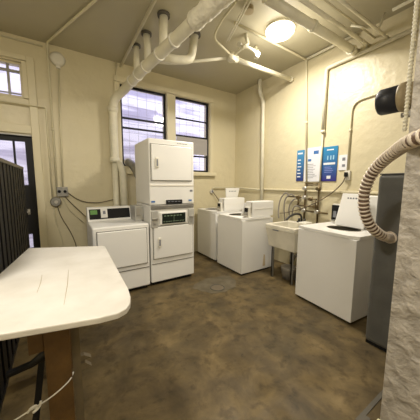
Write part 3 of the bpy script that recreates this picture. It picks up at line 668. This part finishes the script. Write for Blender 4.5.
# ------------------------------------------------------------------ grey cabinet, hose, canister by the pier
t = thing('metal_cabinet', 'tall dark grey metal cabinet squeezed between washer and pier', 'cabinet', (2.5, .75, 0))
MB().box(2.36, 2.60, .56, .93, .02, 1.585, .035, 4).obj('body', M_bin, t)
MB().box(2.37, 2.59, .57, .92, 0, .03).obj('base', M_black, t)
MB().box(2.368, 2.592, .568, .922, 1.58, 1.592, .004).obj('top', M_bin, t)
MB().cyl((2.37, .80, 1.045), (2.345, .80, 1.045), .052).obj('hose_port', M_hose, t)
def dp(u, v, dd): return Vector((0, 0, 1.5)) + r2*((u-210)/231.26*dd) + u2*((210-v)/231.26*dd) + fw*dd
hp = [Vector((1.60, .12, 1.79)), Vector((1.55, .16, 1.785)), Vector((1.50, .28, 1.76)), dp(426, 135, 1.13), dp(411, 141, 1.21), dp(401, 147, 1.38), dp(380, 163, 1.62), dp(367, 180, 1.74), dp(362.5, 202, 1.80), dp(367, 222, 1.84), dp(378, 234, 1.88), Vector((2.31, .80, 1.045)), Vector((2.36, .80, 1.045))]
hp = smooth(hp, 2)
# resample evenly
L_ = [0]
for a, b_ in zip(hp, hp[1:]): L_.append(L_[-1]+(b_-a).length)
def at(s_):
    for i in range(len(hp)-1):
        if L_[i+1] >= s_: return hp[i].lerp(hp[i+1], (s_-L_[i])/max(1e-6, L_[i+1]-L_[i]))
    return hp[-1].copy()
tot = L_[-1]; pitch_ = .033; nr = int(tot/pitch_)
t = thing('vacuum_hose', 'ribbed tan flexible hose curving from the pier into the dark cabinet', 'hose', tuple(hp[0]))
N_ = nr*4; core = [at(tot*i/N_) for i in range(N_+1)]
MB().tube([at(tot*i/60) for i in range(61)], [.035]*61, 14).obj('hose_core', M_hosedark, t)
g = MB()
for k in range(nr-3):
    s0 = k*pitch_; p = [at(s0+.004), at(s0+.008), at(s0+.016), at(s0+.020)]
    g.tube(p, [.034, .042, .042, .034], 14, cap=False)
g.obj('hose_ribs', M_hose, t)
MB().cyl((1.599, .12, 1.79), (1.585, .12, 1.79), .06).obj('wall_collar', M_tan, t)
MB().tube([at(tot-.14), at(tot-.10), at(tot-.05), at(tot-.001)], [.042, .041, .040, .040], 14).obj('hose_cuff', M_hose, t)

t = thing('black_canister', 'black round canister with tan collar high beside the grey pier', 'canister', (2.25, .75, 2.15))
MB().tube([(2.25, .925, 2.16), (2.25, .92, 2.16), (2.25, .905, 2.16), (2.25, .78, 2.16)], [.06, .092, .10, .10], 28).obj('drum', mat('black_ribbed_rubber', (.02, .022, .03), .45), t)
MB().tube([(2.25, .78, 2.16), (2.25, .77, 2.16), (2.25, .735, 2.16), (2.25, .73, 2.16), (2.25, .505, 2.16)], [.103, .108, .108, .095, .09], 28).obj('collar', M_tan, t)
MB().box(2.20, 2.25, .51, .735, 2.0, 2.045, .006).cyl((2.22, .73, 2.02), (2.22, .755, 2.02), .018).obj('bracket', M_zinc, t)
# armoured conduit up the pier edge
pts = [Vector((1.665, .545, 1.80)).lerp(Vector((1.665, .545, 3.0)), i/240) for i in range(241)]
rr = [.0085 if i % 4 < 2 else .012 for i in range(241)]
o = MB().tube(pts, rr, 10).obj('armoured_cable', M_pipe, None, (1.665, .545, 1.80)); tag(o, 'white ribbed armoured cable running up the edge of the grey pier', 'cable')
dome('ceiling_lamp', 'added unseen dome lamp on the ceiling left of the camera view', -.8, 1.0, 3.519, .20, M_glow)  # unseen fixture added to house the fill light
# floor plinth strip along the pier foot
struct('baseboard_right', MB().box(1.575, 1.60, -.4, .515, 0, .035, .004), M_trim)

# ------------------------------------------------------------------ drain in floor
t = thing('floor_drain', 'round dark floor drain in a patch of pale cement before the washers', 'drain', (1.86, 2.72, 0))
n = 26; pts = [(1.88+(.34+.05*math.sin(3*a)+random.uniform(-.03, .03))*math.cos(a), 2.72+(.28+.03*math.cos(2*a)+random.uniform(-.02, .02))*math.sin(a), .0005) for a in [2*PI*k/n for k in range(n)]]
MB().prism(pts, (0, 0, .002)).obj('cement_patch', mat('grey_cement_patch', (.145, .12, .075), .6, col2=(.085, .068, .036), vscale=7), t)
MB().tube([(1.82+.1*math.cos(a), 2.62+.1*math.sin(a), .004) for a in [2*PI*k/24 for k in range(25)]], .008, 6, cap=False).obj('drain_ring', M_seam, t)
g = MB().cyl((1.82, 2.62, .001), (1.82, 2.62, .005), .09)
g.obj('drain_cover', M_cable, t)

# ------------------------------------------------------------------ black gate on the left
t = thing('metal_gate', 'black metal gate of upright slats standing open at far left', 'gate', (-.41, 2.8, 0))
gx = -.415
MB().box(gx-.03, gx+.02, 1.6, 3.92, 1.665, 1.70, .004).obj('top_rail', M_rail, t)
MB().box(gx-.02, gx+.015, 1.6, 3.90, .06, .10).obj('bottom_rail', M_blackmetal, t)
for Y in (1.62, 3.88): MB().box(gx-.025, gx+.018, Y-.02, Y+.02, 0, 1.665).obj('post', M_blackmetal, t)
k = 0; Y = 1.70
while Y < 3.85:
    MB().box(gx-.018, gx+.012, Y, Y+.10, .10, 1.665).obj('slat', M_blackmetal, t); Y += .16
MB().box(gx-.045, gx-.035, 1.62, 3.88, .10, 1.665).obj('backing_sheet', M_blackmetal, t)

# ------------------------------------------------------------------ folding table
t = thing('folding_table', 'white painted board table with brown wooden leg in left foreground', 'table', (-.02, 1.5, 0))
Z = .95
poly = [(-.258, 2.425), (.28, 2.175), (.296, 2.15), (.268, 1.21), (.257, 1.11), (.240, 1.05), (.215, 1.01), (.175, .99), (.10, .995), (-.20, 1.068), (-.355, 1.11), (-.35, 1.75)]
MB().prism([(x, y, Z-.028) for x, y in poly], (0, 0, .028), .005).obj('tabletop', M_table, t)
for a_, b_ in (((.012, 1.67), (-.018, 1.19)), ((-.124, 1.66), (-.13, 1.40))):
    MB().tube([(a_[0], a_[1], Z+.0003), ((a_[0]+b_[0])/2+.004, (a_[1]+b_[1])/2, Z+.0003), (b_[0], b_[1], Z+.0003)], [.0008, .0016, .0006], 6).obj('crack', M_tan, t)
MB().box(-.11, -.004, 1.27, 1.38, .0, Z-.028, .004).obj('leg', M_wood, t)
lb = MB().box(0, .038, 1.33, 1.36, .0, Z-.028).obj('leg_board', M_wood2, t)
MB().prism([(.036, 1.345, .565), (.055, 1.345, .565), (.088, 1.345, .540), (.036, 1.345, .535)], (0, .03, 0)).prism([(.036, 1.345, .522), (.058, 1.345, .520), (.088, 1.345, .488), (.036, 1.345, .483)], (0, .03, 0)).obj('bracket', M_wood2, lb)
MB().box(-.17, -.11, 1.28, 1.36, .70, Z-.028, .004).obj('block', M_wood, t)
MB().prism([(-.145, 1.55, .62), (-.115, 1.55, .62), (-.20, 1.50, 0), (-.235, 1.50, 0)], (0, .04, 0)).obj('brace', M_blackmetal, t)
MB().tube([(-.12, 1.5, .55), (-.2, 1.58, .46), (-.31, 1.62, .42)], [.025, .02, .02], 8).obj('hinge_arm', M_blackmetal, t)
MB().box(-.10, -.0, 2.05, 2.13, 0, Z-.028, .004).obj('leg', M_wood, t)
st = smooth([(-.345, 1.24, .43), (-.25, 1.24, .44), (-.165, 1.24, .465), (-.09, 1.24, .485), (-.015, 1.255, .52), (.0, 1.30, .525)])
t2 = thing('string', 'white string with a knot tied across under the table', 'string', (-.16, 1.24, .465))
MB().tube(st, .0035, 6).obj('cord', M_string, t2)
MB().tube(smooth([(-.185, 1.235, .46), (-.17, 1.225, .485), (-.15, 1.235, .48), (-.155, 1.24, .455), (-.17, 1.23, .45), (-.14, 1.235, .462), (-.135, 1.235, .49)]), .005, 6).obj('knot', M_string, t2)

for o in bpy.data.objects:
    if '_w' in o: del o['_w']
